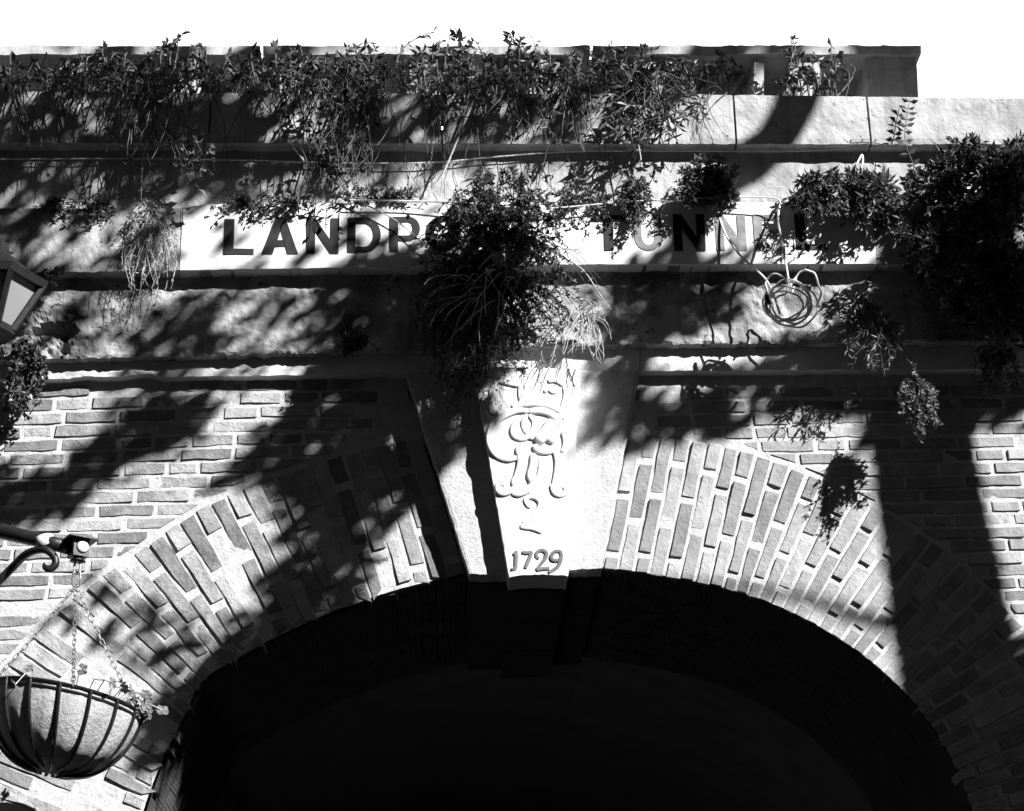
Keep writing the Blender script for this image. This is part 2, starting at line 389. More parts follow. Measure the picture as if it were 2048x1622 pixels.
# ------------------------------------------------------------------ bricks
def clip(poly, a, b):                 # keep the side where cross>=0 (pixel space)
    out = []
    def sgn(p): return (b[0]-a[0])*(p[1]-a[1])-(b[1]-a[1])*(p[0]-a[0])
    for i in range(len(poly)):
        p, q = poly[i], poly[(i+1) % len(poly)]; s, t = sgn(p), sgn(q)
        if s >= 0: out.append(p)
        if (s >= 0) != (t >= 0):
            k = s/(s-t); out.append((p[0]+(q[0]-p[0])*k, p[1]+(q[1]-p[1])*k))
    return out
def area(poly): return abs(sum(poly[i][0]*poly[(i+1) % len(poly)][1]-poly[(i+1) % len(poly)][0]*poly[i][1] for i in range(len(poly))))/2
def brick(name, poly, d, mt, rough=1.0, depth=.06, maxseg=30, tilt=.003, parent=portal):
    """irregular brick: jittered outline, worn arris, front face slightly out of true"""
    pts = []
    n = len(poly)
    for i in range(n):
        p, q = poly[i], poly[(i+1) % n]; L = math.hypot(q[0]-p[0], q[1]-p[1]); k = max(1, int(L/maxseg+.5))
        for j in range(k):
            f = j/k; pts.append((lerp(p[0], q[0], f), lerp(p[1], q[1], f), j == 0))
    cx = sum(p[0] for p in pts)/len(pts); cy = sum(p[1] for p in pts)/len(pts)
    tx, ty = rnd.uniform(-tilt, tilt), rnd.uniform(-tilt, tilt)*.6
    outer, inner = [], []
    for x, y, corner in pts:
        jt = rough*(1.1 if not corner else .8)
        x += rnd.uniform(-jt, jt); y += rnd.uniform(-jt, jt)
        if corner: x += (cx-x)*.012*rough; y += (cy-y)*.06*rough
        outer.append(P(x, y, d-.004))
        l = math.hypot(cx-x, cy-y)+1e-6; s = rnd.uniform(1.0, 2.2)
        inner.append(P(x+(cx-x)/l*s, y+(cy-y)/l*s, d+tx*(x-cx)/50+ty*(y-cy)/15+rnd.uniform(-.0012, .0012)*rough))
    b = MB(); m_ = len(outer)
    back = [Vector((q.x, q.y+depth, q.z)) for q in outer]
    b.v = [tuple(q) for q in inner+outer+back]
    b.f = [tuple(range(m_))[::-1]]
    for i in range(m_):
        j = (i+1) % m_; b.f += [(i, j, m_+j, m_+i), (m_+i, m_+j, 2*m_+j, 2*m_+i)]
    return b.build(name, mt, parent)
def ring_side(E, I, side):
    LE_, LI_ = arclen(E), arclen(I)
    n = 31
    def at(c, La, s):
        for k in range(len(La)-1):
            if La[k+1] >= s: break
        f = (s-La[k])/(La[k+1]-La[k]); q = c[k]+(c[k+1]-c[k])*f; return q
    # same catmull parameter on both curves keeps the traced joints; equalise by inner arc
    tot = len(E)-1
    cum = [0]
    for k in range(tot): cum.append(cum[-1]+((E[k+1]-E[k]).length*.6+(I[k+1]-I[k]).length*.4))
    W_ = cum[-1]
    def pair(s):
        for k in range(tot):
            if cum[k+1] >= s-1e-9: break
        f = (s-cum[k])/(cum[k+1]-cum[k]); return E[k]+(E[k+1]-E[k])*f, I[k]+(I[k+1]-I[k])*f
    nb = int(round(W_/(31.8 if side > 0 else 33.0)))
    s = 0
    step = W_/nb
    for k in range(nb):
        a0, a1 = k*step, (k+1)*step
        w_ = rnd.uniform(-.6, .6); gp = (3.9 if side > 0 else 3.1)+rnd.uniform(-.5, .6)
        e0, i0 = pair(a0+gp+w_); e1, i1 = pair(min(W_, a1-gp+w_*.5))
        cuts = [(0, .43), (.46, .86), (.89, 1.0)] if k % 2 == 0 else [(0, .19), (.22, .62), (.65, 1.0)]
        r_ = rnd.random()
        if r_ < .15: cuts = [(0, .30), (.33, .72), (.75, 1)]
        j0 = rnd.uniform(-.015, .015)
        for c0, c1 in cuts:
            c0 = max(0.012, c0+j0); c1 = c1+j0 if c1 < 1 else 1+rnd.uniform(-.012, .003)
            q = [e0.lerp(i0, c0), e1.lerp(i1, c0), e1.lerp(i1, c1), e0.lerp(i0, c1)]
            q = [(p.x, p.y) for p in q]
            if max(p[0] for p in q) < -60 or min(p[0] for p in q) > 2110 or min(p[1] for p in q) > 1660: continue
            rough = 1.0 if side > 0 else 1.5
            dd = (.004 if side > 0 else .0015)+rnd.uniform(-.003, .003)
            if side < 0 and rnd.random() < .12: dd -= .012
            if side < 0 and c1 >= .99:      # ragged bottoms on the left haunch
                t_ = rnd.uniform(-.05, .035); q[2] = tuple(e1.lerp(i1, 1+t_))[:2]; t_ = rnd.uniform(-.05, .035); q[3] = tuple(e0.lerp(i0, 1+t_))[:2]
            brick('arch_brick', q, dd, M['brick_r' if side > 0 else 'brick'], rough, depth=.09, maxseg=38)
ring_side(RE, RI, 1); ring_side(LE, LI, -1)

# coursed brickwork
def course(xs, side):
    def line(k):
        if side < 0: base = [(-150,777),(60,770),(488,756),(860,752)]; spc = [(-150,26.8),(60,27),(488,27.2),(860,26.3)]
        else: base = [(1250,776),(1340,775),(1713,770),(2001,767),(2200,765)]; spc = [(1250,27),(1713,26.5),(2001,25.8),(2200,25.4)]
        return lambda x: interp(base, x)+k*interp(spc, x)
    ext = [(p.x, p.y) for p in (LE if side < 0 else RE)]
    k = 0
    while True:
        top, bot = line(k), line(k+1); k += 1
        if k > 34: break
        x = xs[0]-rnd.uniform(0, 110); made = 0
        while x < xs[1]:
            w_ = rnd.choice([116, 112, 108, 118, 74, 62, 90]); gap = rnd.uniform(6, 9)
            x1 = x+w_-gap; xa = max(x, xs[0]); xb = min(x1, xs[1]); g2 = rnd.uniform(2.6, 3.8)
            if xb-xa > 12:
                lean = lambda u: (u-870)/9250*25
                jt = rnd.uniform(-.7, .7)
                poly = [(xa, top(xa)+g2+jt), (xb, top(xb)+g2+jt), (xb+lean(xb), bot(xb)-g2+jt), (xa+lean(xa), bot(xa)-g2+jt)]
                # keystone flank edge
                if side < 0: poly = clip(poly, (938-9, 1149), (812-9, 746))[:] if xb > 800 else poly
                else: poly = clip(poly, (1281+8, 741), (1205+8, 1137)) if xa < 1300 else poly
                # extrados
                a = b_ = None
                mx = (xa+xb)/2
                for p, q in zip(ext, ext[1:]):
                    if min(p[0], q[0]) <= mx <= max(p[0], q[0]): a, b_ = p, q; break
                inside = True
                if a:
                    if a[0] > b_[0]: a, b_ = b_, a
                    # use chord across the brick
                    def ev(xx):
                        for p, q in zip(ext, ext[1:]):
                            if min(p[0], q[0]) <= xx <= max(p[0], q[0]): return p[1]+(q[1]-p[1])*(xx-p[0])/(q[0]-p[0]+1e-9)
                        return None
                    l_, r_ = ev(xa), ev(xb)
                    if l_ and r_: A, B = (xa, l_-8), (xb, r_-8)
                    else: A, B = (a[0], a[1]-8), (b_[0], b_[1]-8)
                    poly = clip(poly, B, A) if len(poly) > 2 else poly
                elif (side < 0 and mx < ext[-1][0]) or (side > 0 and mx > ext[-1][0]): pass
                else: inside = min(p[1] for p in poly) < 880
                if inside and len(poly) > 2 and area(poly) > 260:
                    dd = rnd.uniform(-.003, .004)
                    if side < 0 and rnd.random() < .06: dd -= .014
                    brick('brick', poly, dd, M['brick' if side < 0 else 'brick_r'], 1.4 if side < 0 else .9)
            x += w_
course((-110, 846), -1); course((1262, 2170), 1)

# mortar beds
def mortar(rows_px, y, name='mortar', mt=None):
    rows = []
    for r in rows_px:
        rr = []
        for u, v in r:
            p = P(u, v, -y); p.y += nzv(p, 30, 1)*.0018+nzv(p, 90, 2)*.0014; rr.append(p)
        rows.append(rr)
    b = MB(); b.grid(rows); return b.build(name, mt or M['mortar'], portal, smooth=True)
for E, I, ys in ((RE, RI, .000), (LE, LI, .002)):
    m_ = 60; rows = []
    E2, I2 = [], []
    for a, b_, c, d_ in zip(E, E[1:], I, I[1:]):
        for k in range(4): E2.append(a.lerp(b_, k/4)); I2.append(c.lerp(d_, k/4))
    for j in range(31):
        g = lerp(-.03, .985, j/30); rows.append([(lerp(a.x, b_.x, g), lerp(a.y, b_.y, g)) for a, b_ in zip(E2, I2)])
    mortar(rows, .003 if ys == 0 else .0052)
for side, ext, x0, x1 in ((-1, LE, -400, 850), (1, RE, 1255, 2450)):
    cols = []
    ex = sorted([(p.x, p.y) for p in ext])
    n = int((x1-x0)/8)
    for i in range(n+1):
        u = lerp(x0, x1, i/n)
        vb = interp(ex, u) if ex[0][0] <= u <= ex[-1][0] else (2600 if (side < 0 and u < ex[0][0]) or (side > 0 and u > ex[-1][0]) else 870)
        cols.append([(u, lerp(735, min(vb+25, 2600), j/40)) for j in range(41)])
    mortar(cols, .004)

# ------------------------------------------------------------------ soffit, tunnel, body of the wall
def W(px): return [P(q[0], q[1], 0) for q in px]
inl = [(p.x, p.y) for p in LI][::-1]; inr = [(p.x, p.y) for p in RI]
arch = inl+[(965,1146),(1000,1144),(1070,1141),(1140,1141)]+inr
AW = W(arch)
AW = [Vector((AW[0].x-.1, 0, 0))]+AW+[Vector((AW[-1].x+.1, 0, 0))]
b = MB(); nn = 34
# front ring soffit: rows of bricks running back (joined: only black depth shows them)
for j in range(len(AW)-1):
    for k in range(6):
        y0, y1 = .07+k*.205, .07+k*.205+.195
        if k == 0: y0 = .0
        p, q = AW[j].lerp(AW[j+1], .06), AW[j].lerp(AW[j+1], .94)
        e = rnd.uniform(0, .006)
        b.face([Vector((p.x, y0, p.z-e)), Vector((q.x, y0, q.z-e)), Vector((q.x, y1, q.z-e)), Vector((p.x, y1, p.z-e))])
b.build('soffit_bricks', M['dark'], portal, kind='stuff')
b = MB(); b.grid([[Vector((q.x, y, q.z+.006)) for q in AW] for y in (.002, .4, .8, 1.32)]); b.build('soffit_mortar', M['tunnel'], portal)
cxm = sum(q.x for q in AW)/len(AW)
AT = [Vector((cxm+(q.x-cxm)*1.02, 0, q.z+.03 if q.z > .5 else q.z)) for q in AW]
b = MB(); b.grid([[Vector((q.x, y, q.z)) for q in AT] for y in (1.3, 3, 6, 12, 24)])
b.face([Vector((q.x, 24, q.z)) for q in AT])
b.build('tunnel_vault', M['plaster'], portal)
# end face of the ring where the vault steps up, and solid wall body behind the facade
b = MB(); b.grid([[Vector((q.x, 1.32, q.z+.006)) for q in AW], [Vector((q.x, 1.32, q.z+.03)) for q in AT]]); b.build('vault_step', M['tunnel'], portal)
xl, xr, zt = P(-1500, 800).x, P(3600, 800).x, P(1024, 186).z
b = MB()
top = zt-.02
pts = [Vector((q.x, 0, q.z)) for q in AW]
for y in (.28, 24.05):
    for p, q in zip(pts, pts[1:]):
        b.face([Vector((p.x, y, p.z+.05)), Vector((q.x, y, q.z+.05)), Vector((q.x, y, top)), Vector((p.x, y, top))])
    b.face([Vector((xl, y, -.1)), Vector((pts[0].x-.02, y, -.1)), Vector((pts[0].x-.02, y, top)), Vector((xl, y, top))])
    b.face([Vector((pts[-1].x+.02, y, -.1)), Vector((xr, y, -.1)), Vector((xr, y, top)), Vector((pts[-1].x+.02, y, top))])
b.face([Vector((xl, .28, top)), Vector((xr, .28, top)), Vector((xr, 24.05, top)), Vector((xl, 24.05, top))])
b.build('wall_core', M['dark'], portal)
# plain flanks of the wall beyond the detailed bricks
b = MB()
b.box((xl, .02, -.1), (P(-395, 800).x, .27, top)); b.box((P(2445, 800).x, .02, -.1), (xr, .27, top))
b.build('wall_flank', M['mortar'], portal)

# ------------------------------------------------------------------ ground
b = MB(); b.grid([[Vector((x, y, 0)) for x in (-200, -20, 20, 200)] for y in (-200, -30, 40, 200)])
b.build('ground', M['asphalt'], kind='structure')
#%%PART2
def pxm(v, d): return (P(1100, v, d)-P(1000, v, d)).length/100
def inpoly(x, y, poly):
    c = False
    for i in range(len(poly)):
        (x0, y0), (x1, y1) = poly[i-1], poly[i]
        if (y0 > y) != (y1 > y) and x < (x1-x0)*(y-y0)/(y1-y0)+x0: c = not c
    return c
def rvec(): return Vector((rnd.gauss(0, 1), rnd.gauss(0, 1), rnd.gauss(0, 1))).normalized()

# ------------------------------------------------------------------ white sunlit sheet far behind the gateway, added to brighten the sky
b = MB(); rows = []
for j in range(28):
    r = []
    for i in range(81):
        a = lerp(-1.1, 1.1, i/80); z = lerp(-2, 300, j/27)
        q = Vector((math.sin(a)*260, math.cos(a)*260, z))
        k = noise.fractal(q*.02, 1, 2, 5)*14; q.x *= 1+k/260; q.y *= 1+k/260
        r.append(q)
    rows.append(r)
b.grid(rows); M['white_backdrop'] = mat('white_backdrop', .86, .9, .02, 1, spec=0)
b.build('sky_backdrop', M['white_backdrop'], kind='structure', smooth=True)

# ------------------------------------------------------------------ parapet behind the coping, with shrubs in its gaps
YP = -.42
par = empty('parapet', P(1200, 186, YP), 'pale parapet of short piers with dark gaps, set back behind the coping', 'parapet')
def blockpx(name, u0, u1, v0, v1, d0, d1, mt, parent, lean=0):
    b = MB(); a, c = P(u0, v1, d0), P(u1, v1, d0); e, g = P(u0+lean, v0, d0), P(u1+lean, v0, d0)
    n = 6 if u1-u0 < 250 else 60; rows = []
    for j in range(n+1):
        rows.append([a.lerp(e, j/n).lerp(c.lerp(g, j/n), i/n)+Vector((0, nzv(a.lerp(e, j/n).lerp(c.lerp(g, j/n), i/n), 12)*.006, 0)) for i in range(n+1)])
    for row in (rows[0], rows[-1]):
        for q in row: q.z += nzv(q, 7, 5)*.010+nzv(q, 31, 2)*.007
    b.grid(rows); dy = Vector((0, d0-d1, 0))
    b.grid([[q+dy for q in rows[0]], rows[0]]); b.grid([rows[-1], [q+dy for q in rows[-1]]])
    b.grid([[r[0]+dy for r in rows], [r[0] for r in rows]]); b.grid([[r[-1] for r in rows], [r[-1]+dy for r in rows]])
    return b.build(name, mt, parent)
for u0, u1 in ((-120,-60),(120,190),(330,400),(560,620),(820,880),(1060,1120),(1250,1355),(1508,1528),(1578,1640),(1738,1838)):
    blockpx('pier', u0, u1, 104+rnd.uniform(-4, 4), 215, YP, YP-.3, M['coping'], par, lean=-6 if u0 > 1700 else 0)
blockpx('back_wall', -400, 1760, 118, 215, YP-.42, YP-.6, M['dark'], par)
for u0, u1 in ((-130, 520), (526, 1180), (1186, 1842)):
    blockpx('rail_stone', u0, u1, 92, 108, YP+.03, YP-.34, M['coping'], par)

# ------------------------------------------------------------------ plants
def leafquad(b, p, d, L, Wd, nrm=None):
    d = d.normalized(); s = d.cross(nrm or rvec())
    if s.length < .05: s = d.cross(Vector((0, 0, 1)))+Vector((.01, 0, 0))
    s.normalize(); n = s.cross(d)
    m_ = p+d*L*.5
    i = len(b.v)
    b.v += [tuple(p), tuple(m_+s*Wd*.5+n*Wd*.18), tuple(p+d*L-n*L*.08), tuple(m_-s*Wd*.5+n*Wd*.18)]
    b.f += [(i, i+1, i+2), (i, i+2, i+3)]
def plant(name, label, cat, roots, poly, n, L=.035, Wd=.012, nl=18, d=(.12, .3), leaf='leaf', stem='stem', sr=.0016, rise=.08, out=.08,
          group=None, start=.25, rd=.11, spread=.9, seedpods=0, sag=.0, sunlit=True):
    if rd > 0: rd += .055; d = (d[0]+.055, d[1]+.055)
    c0 = P(*roots[0], rd); t = empty(name, c0, label, cat, group)
    lb, sb, pb, yb = MB(), MB(), MB(), MB()
    us = [p[0] for p in poly]; vs_ = [p[1] for p in poly]; k = 0; tries = 0
    while k < n and tries < n*40:
        tries += 1
        u, v = rnd.uniform(min(us), max(us)), rnd.uniform(min(vs_), max(vs_))
        if not inpoly(u, v, poly): continue
        k += 1
        r_ = min(roots, key=lambda q: (q[0]-u)**2+(q[1]-v)**2+rnd.uniform(0, 9000))
        p0 = P(r_[0]+rnd.uniform(-14, 14), r_[1]+rnd.uniform(-3, 6), rd)
        p2 = P(u, v, rnd.uniform(*d)); L_ = (p2-p0).length
        p1 = (p0+p2)/2+Vector((rnd.gauss(0, .22)*L_, -out*rnd.uniform(.3, 1.2), rise*rnd.uniform(.2, 1.3)))
        m_ = max(5, int(L_/.03)); pts = []
        for i in range(m_+1):
            f = i/m_; q = p0*(1-f)**2+p1*2*f*(1-f)+p2*f*f
            q += Vector((nzv(q, 14, k), nzv(q, 14, k+50), nzv(q, 14, k+99)))*.014*f; pts.append(q)
        sb.tube(pts, [sr*lerp(1.4, .6, i/m_) for i in range(m_+1)], 4 if sr < .003 else 5, cap=False)
        for j in range(int(nl*rnd.uniform(.6, 1.4))):
            f = lerp(start, 1, rnd.random()**.8); i = min(m_-1, int(f*m_)); q = pts[i].lerp(pts[i+1], f*m_-i)
            tg = (pts[i+1]-pts[i]).normalized(); dr = tg*.6+rvec()*spread
            sz = rnd.uniform(.55, 1.25)
            leafquad(yb if sunlit and rnd.random() < .16 and f > .55 else lb, q, dr, L*sz, Wd*sz)
        if seedpods and rnd.random() < seedpods:
            for j in range(rnd.randint(2, 5)):
                q = pts[-1]+rvec()*.008
                for a in range(3): leafquad(pb, q, rvec(), .009, .007)
    if lb.v: lb.build('foliage', M[leaf], t, kind='stuff')
    if yb.v: yb.build('sunlit_leaves', M['leaf_pale'], t, kind='stuff')  # pale colour stands for leaves catching the sun
    sb.build('stems', M[stem], t, kind='stuff')
    if pb.v: pb.build('seed_heads', M['stem'], t, kind='stuff')
    return t

G = 'wild plants rooted in the ledges'
plant('wall_shrub', 'big dark wild shrub spilling over the middle of the name band', 'shrub', [(975,408),(1040,408),(1005,470),(965,560)],
      [(835,520),(860,430),(975,330),(1085,335),(1105,440),(1150,530),(1180,620),(1090,690),(980,715),(940,800),(890,820),(850,720),(828,620)], 340, .024, .010, 30, (.10, .26), group=G, rise=.10, seedpods=.4)
plant('wall_shrub', 'lit lower skirt of creeping stems hanging over the white keystone', 'shrub', [(960,690),(1040,660),(1100,560)],
      [(885,820),(920,720),(1140,600),(1210,700),(1180,740),(1030,760),(950,880),(900,890)], 60, .014, .006, 16, (.10, .2), group=G, rise=.03, sr=.0011)
plant('wall_shrub', 'rounded dark clump above the letter N of the name band', 'shrub', [(1400,408),(1430,408)],
      [(1350,400),(1352,345),(1410,298),(1475,335),(1482,400),(1440,425),(1380,420)], 120, .026, .010, 26, (.12, .26), group=G, rise=.06, seedpods=.6, out=.05)
plant('wall_shrub', 'small narrow tuft hanging over the letter U', 'shrub', [(1262,408),(1280,406)],
      [(1232,400),(1262,345),(1300,360),(1302,430),(1285,470),(1262,478),(1250,430)], 60, .018, .008, 24, (.12, .22), group=G, rise=.05, seedpods=.6, out=.04)
plant('wall_shrub', 'leafy clump covering the last letter of the name band', 'shrub', [(1620,410),(1700,410)],
      [(1570,420),(1600,345),(1680,340),(1760,345),(1830,400),(1790,470),(1700,455),(1650,450)], 150, .034, .012, 24, (.12, .28), group=G, rise=.07, seedpods=.4)
plant('wall_shrub', 'pale rosette plant with long narrow leaves right of the name band', 'shrub', [(1745,400)],
      [(1705,380),(1745,340),(1790,370),(1780,420),(1740,430),(1700,420)], 18, .07, .016, 14, (.16, .26), leaf='leaf_pale', group=G, rise=.02)
plant('wall_shrub', 'largest bush, a dark mass at the right end of the wall', 'bush', [(1900,400),(1990,400),(1860,520),(1990,560),(1930,640)],
      [(1780,430),(1830,330),(1900,270),(2060,268),(2090,500),(2080,700),(1960,690),(1850,600),(1800,540)], 420, .036, .013, 30, (.12, .34), group=G, rise=.09, seedpods=.3)
plant('wall_shrub', 'pale trailing plant dangling from the rendered frieze at right', 'trailing plant', [(1700,610),(1760,640)],
      [(1670,640),(1740,590),(1800,680),(1830,720),(1770,760),(1690,720)], 55, .040, .010, 18, (.12, .24), leaf='leaf_pale', group=G, rise=.04, out=.05)
plant('wall_shrub', 'hanging ball of small pale leaves at the end of a long stem', 'trailing plant', [(1815,720),(1820,760)],
      [(1790,830),(1830,765),(1890,780),(1880,850),(1840,885),(1800,870)], 46, .022, .012, 46, (.18, .30), leaf='leaf_pale', group=G, rise=.02, out=.03, rd=.2, sr=.0009, start=.1)
plant('wall_shrub', 'sparse pale sprigs lit at the right edge below the big bush', 'trailing plant', [(1990,600),(1950,600)],
      [(1930,610),(2010,600),(2020,720),(1960,720)], 22, .03, .010, 16, (.2, .34), leaf='leaf_pale', group=G)
plant('wall_shrub', 'small tuft on the white fillet at the right edge', 'trailing plant', [(1985,715)],
      [(1935,760),(1960,705),(2030,700),(2060,790),(1960,810)], 40, .024, .010, 18, (.12, .24), group=G)
plant('wall_shrub', 'leggy plant clinging at the left edge beside the brickwork', 'trailing plant', [(60,690),(40,720)],
      [(10,830),(20,680),(85,690),(95,760),(85,850),(30,850)], 70, .026, .016, 18, (.06, .18), group=G, rise=.03, out=.03, rd=.06)
plant('dry_grass', 'bleached dry tuft hanging left of the name band', 'dry grass', [(290,412),(300,430)],
      [(240,540),(255,410),(330,400),(350,520),(340,590),(270,600)], 110, .020, .004, 14, (.12, .2), leaf='twig', stem='twig', group='dry plants', rise=.05, out=.03)
plant('dry_grass', 'leafless pale twigs arching out of the middle shrub', 'dry twigs', [(1000,555),(1040,580),(985,600)],
      [(830,640),(850,560),(950,540),(1050,560),(1030,640),(960,740),(860,700)], 30, .010, .003, 3, (.26, .40), leaf='twig', stem='twig', group='dry plants', sr=.0022, rise=.16, out=.10)
plant('dry_grass', 'spiky straw bundle hanging right of the middle shrub', 'dry grass', [(1160,600),(1175,640)],
      [(1090,730),(1130,640),(1200,590),(1225,640),(1215,745),(1160,720)], 46, .012, .003, 3, (.16, .26), leaf='twig', stem='twig', group='dry plants', sr=.0018, rise=.08, out=.05)
for lab, rt, poly, n in (('thin dark creeper fringe on top of the painted letter L', [(500,408),(580,408)], [(400,415),(420,395),(620,390),(600,425),(520,432)], 50),
        ('thin leafy fringe above the letters D and P', [(700,402),(760,402)], [(640,395),(700,370),(850,375),(860,410),(700,410)], 45),
        ('wispy weeds on the ledge right of the middle shrub', [(1130,405),(1190,403)], [(1090,400),(1130,370),(1230,385),(1225,440),(1120,470)], 50),
        ('dark moss and weeds at the left end of the name band', [(90,415),(200,415)], [(50,430),(90,390),(240,390),(240,440),(120,450)], 45),
        ('low weeds on the frieze ledge left of the keystone', [(700,700)], [(660,690),(700,640),(735,650),(740,700),(690,720)], 40),
        ('weeds in the broken stone at the left end of the ledge', [(80,560)], [(45,560),(70,535),(130,540),(110,570)], 22)):
    plant('ledge_weeds', lab, 'weeds', rt, poly, n, .02, .009, 14, (.115, .17), group='low weeds on the ledges', rise=.03, out=.02, seedpods=.3)
plant('wall_shrub', 'wiry leafless runners wandering out of the middle shrub', 'runners', [(960,470),(1060,470),(1000,560)],
      [(770,600),(800,480),(870,380),(1120,370),(1210,500),(1240,640),(1150,780),(940,860),(840,780)], 60, .010, .005, 9, (.10, .24), group=G, rise=.08, out=.09, sr=.0013)
# creepers over the coping
plant('creeper', 'tangled bare creeper hanging over the coping at top left', 'creeper', [(q, 148+(q*37)%17) for q in range(10, 440, 32)],
      [(20,290),(40,150),(440,140),(430,200),(350,330),(280,400),(180,290),(80,300)], 120, .024, .012, 5, (.12, .34), group='creepers over the coping', sr=.0028, rise=.12, out=.12, rd=.02)
plant('creeper', 'dark creeper with drooping pointed leaves between the first two coping joints', 'creeper', [(q, 150+(q*31)%17) for q in range(520, 800, 34)],
      [(500,200),(540,150),(800,150),(760,260),(750,390),(640,400),(620,280)], 90, .032, .017, 8, (.12, .3), group='creepers over the coping', sr=.0022, rise=.10, out=.10, rd=.02)
plant('creeper', 'broad leaved evergreen shrub hanging over the middle coping stone', 'shrub', [(980,165),(1150,165),(1280,165),(900,160),(1060,165)],
      [(880,240),(900,120),(1440,120),(1430,230),(1300,300),(1180,290),(1050,270),(960,230)], 130, .045, .013, 9, (.11, .30), group='creepers over the coping', sr=.0024, rise=.12, out=.10, rd=.02)
plant('creeper', 'pale lance leaved branches in front of the coping, centre right', 'shrub', [(1250,250),(1330,240)],
      [(1190,260),(1260,200),(1440,190),(1400,260),(1310,305),(1230,300)], 22, .058, .016, 10, (.16, .3), leaf='leaf_pale', group='creepers over the coping', sr=.002)
for lab, u0, v0, u1, v1 in (('left one of two leafy shoots dangling at upper left', 335, 255, 385, 390), ('right one of two leafy shoots dangling at upper left', 385, 250, 412, 350),
                            ('leafy shoot dangling in front of the frieze above the letter N', 640, 290, 670, 385)):
    plant('hanging_shoot', lab, 'creeper shoot', [(u0, v0)], [(u1-12, v0+30), (u1+12, v0+30), (u1+14, v1), (u1-14, v1)], 5, .040, .022, 16, (.16, .26), leaf='leaf_pale' if u0 < 400 else 'leaf', group='hanging shoots', rise=.02, rd=.2, sr=.002)
for i_, (lab, a, c, n) in enumerate((('dense shrubbery behind the parapet at the left end', -140, 300, 120), ('dense shrubbery behind the parapet, second from left', 260, 640, 110),
        ('dense shrubbery behind the parapet above the letters D to O', 600, 980, 110), ('dense shrubbery behind the parapet above the gap in the name', 940, 1280, 110), ('open shrubbery behind the parapet above TUNNEL', 1230, 1500, 60),
        ('twiggy shrub between two pale piers at right', 1540, 1700, 34))):
    plant('parapet_shrub', lab, 'shrub', [(lerp(a, c, k_/9), 195) for k_ in range(10)], [(a,200),(a+20,110),(lerp(a,c,.3),70+rnd.uniform(-40,30)),(lerp(a,c,.5),120+rnd.uniform(-20,30)),(lerp(a,c,.75),75+rnd.uniform(-45,30)),(c,100),(c,200)], int(n*.75), .04, .018, 16, (-.38, -.12), group='shrubs along the parapet', rise=.12, sr=.003, rd=-.2, out=.04)
# single upright sprig in front of the coping at right, stem runs down to the big bush
def spray(label, pts, L, Wd, gap, leaf='leaf', r=.0025, start=.0, d=.2, pairs=True, group='single sprigs'):
    c = catmull([P(u, v, d) for u, v in pts], 8); t = empty('sprig', c[0], label, 'sprig', group)
    b = MB(); b.tube(c, [r*lerp(1.2, .5, i/len(c)) for i in range(len(c))], 5); b.build('stem', M['stem'] if leaf != 'twig' else M['twig'], t)
    b = MB(); tot = arclen(c); s = tot[-1]*start; sgn = 1
    while s < tot[-1]:
        for k in range(len(tot)-1):
            if tot[k+1] >= s: break
        q = c[k]; tg = (c[k+1]-c[k]).normalized(); sd_ = tg.cross(Vector((0, 1, 0))).normalized()
        for g in ((1, -1) if pairs else (sgn,)):
            leafquad(b, q, sd_*g+tg*.35+rvec()*.25, L*rnd.uniform(.7, 1.15), Wd, Vector((0, 1, 0))+rvec()*.35)
        sgn = -sgn; s += gap*rnd.uniform(.7, 1.3)
    if b.v: b.build('leaves', M[leaf], t)
    return t
plant('creeper', 'leafless vine network spread flat over the coping, middle left', 'creeper', [(q, 172+(q*37)%15) for q in range(430, 1470, 38)],
      [(420,390),(440,180),(1480,180),(1460,290),(1200,380),(800,400)], 90, .012, .006, 3, (.105, .15), group='creepers over the coping', rise=.03, out=.03, sr=.0016, rd=.1)
spray('tall upright sprig with paired leaves in front of the right coping stone', [(1905,420),(1850,370),(1812,290),(1813,240),(1822,188)], .042, .022, .035, start=.30)
spray('small horizontal sprig under the right coping joint', [(1700,286),(1740,285),(1775,290),(1800,287)], .022, .010, .03, pairs=False)
for i, (lab, pts) in enumerate((('long pale bare stick leaning across the coping band in the middle', [(945,205),(915,280),(880,360),(850,400)]),
        ('pale bare twig dangling from the clump at the coping, above the letter U', [(1272,270),(1282,320),(1283,372)]),
        ('forked pale twig hanging at the upper left of the coping', [(345,165),(330,200),(310,260),(288,300),(282,400)]),
        ('curved pale twig hanging beside the forked one', [(322,215),(342,235),(347,265)]),
        ('pale twig lying on the coping edge at upper left', [(240,245),(265,258)]),
        ('long arching bramble stem right of the middle shrub', [(1110,505),(1165,540),(1200,590),(1222,620)]),
        ('bramble stem reaching over the painted letter P', [(700,395),(790,440),(860,500)]),
        ('bramble stem reaching left under the painted letter D', [(860,505),(800,545),(768,572)]))):
    spray(lab, pts, .012, .005, .05, leaf='twig', r=.0045 if i == 0 else .003, d=.2, group='bare twigs')

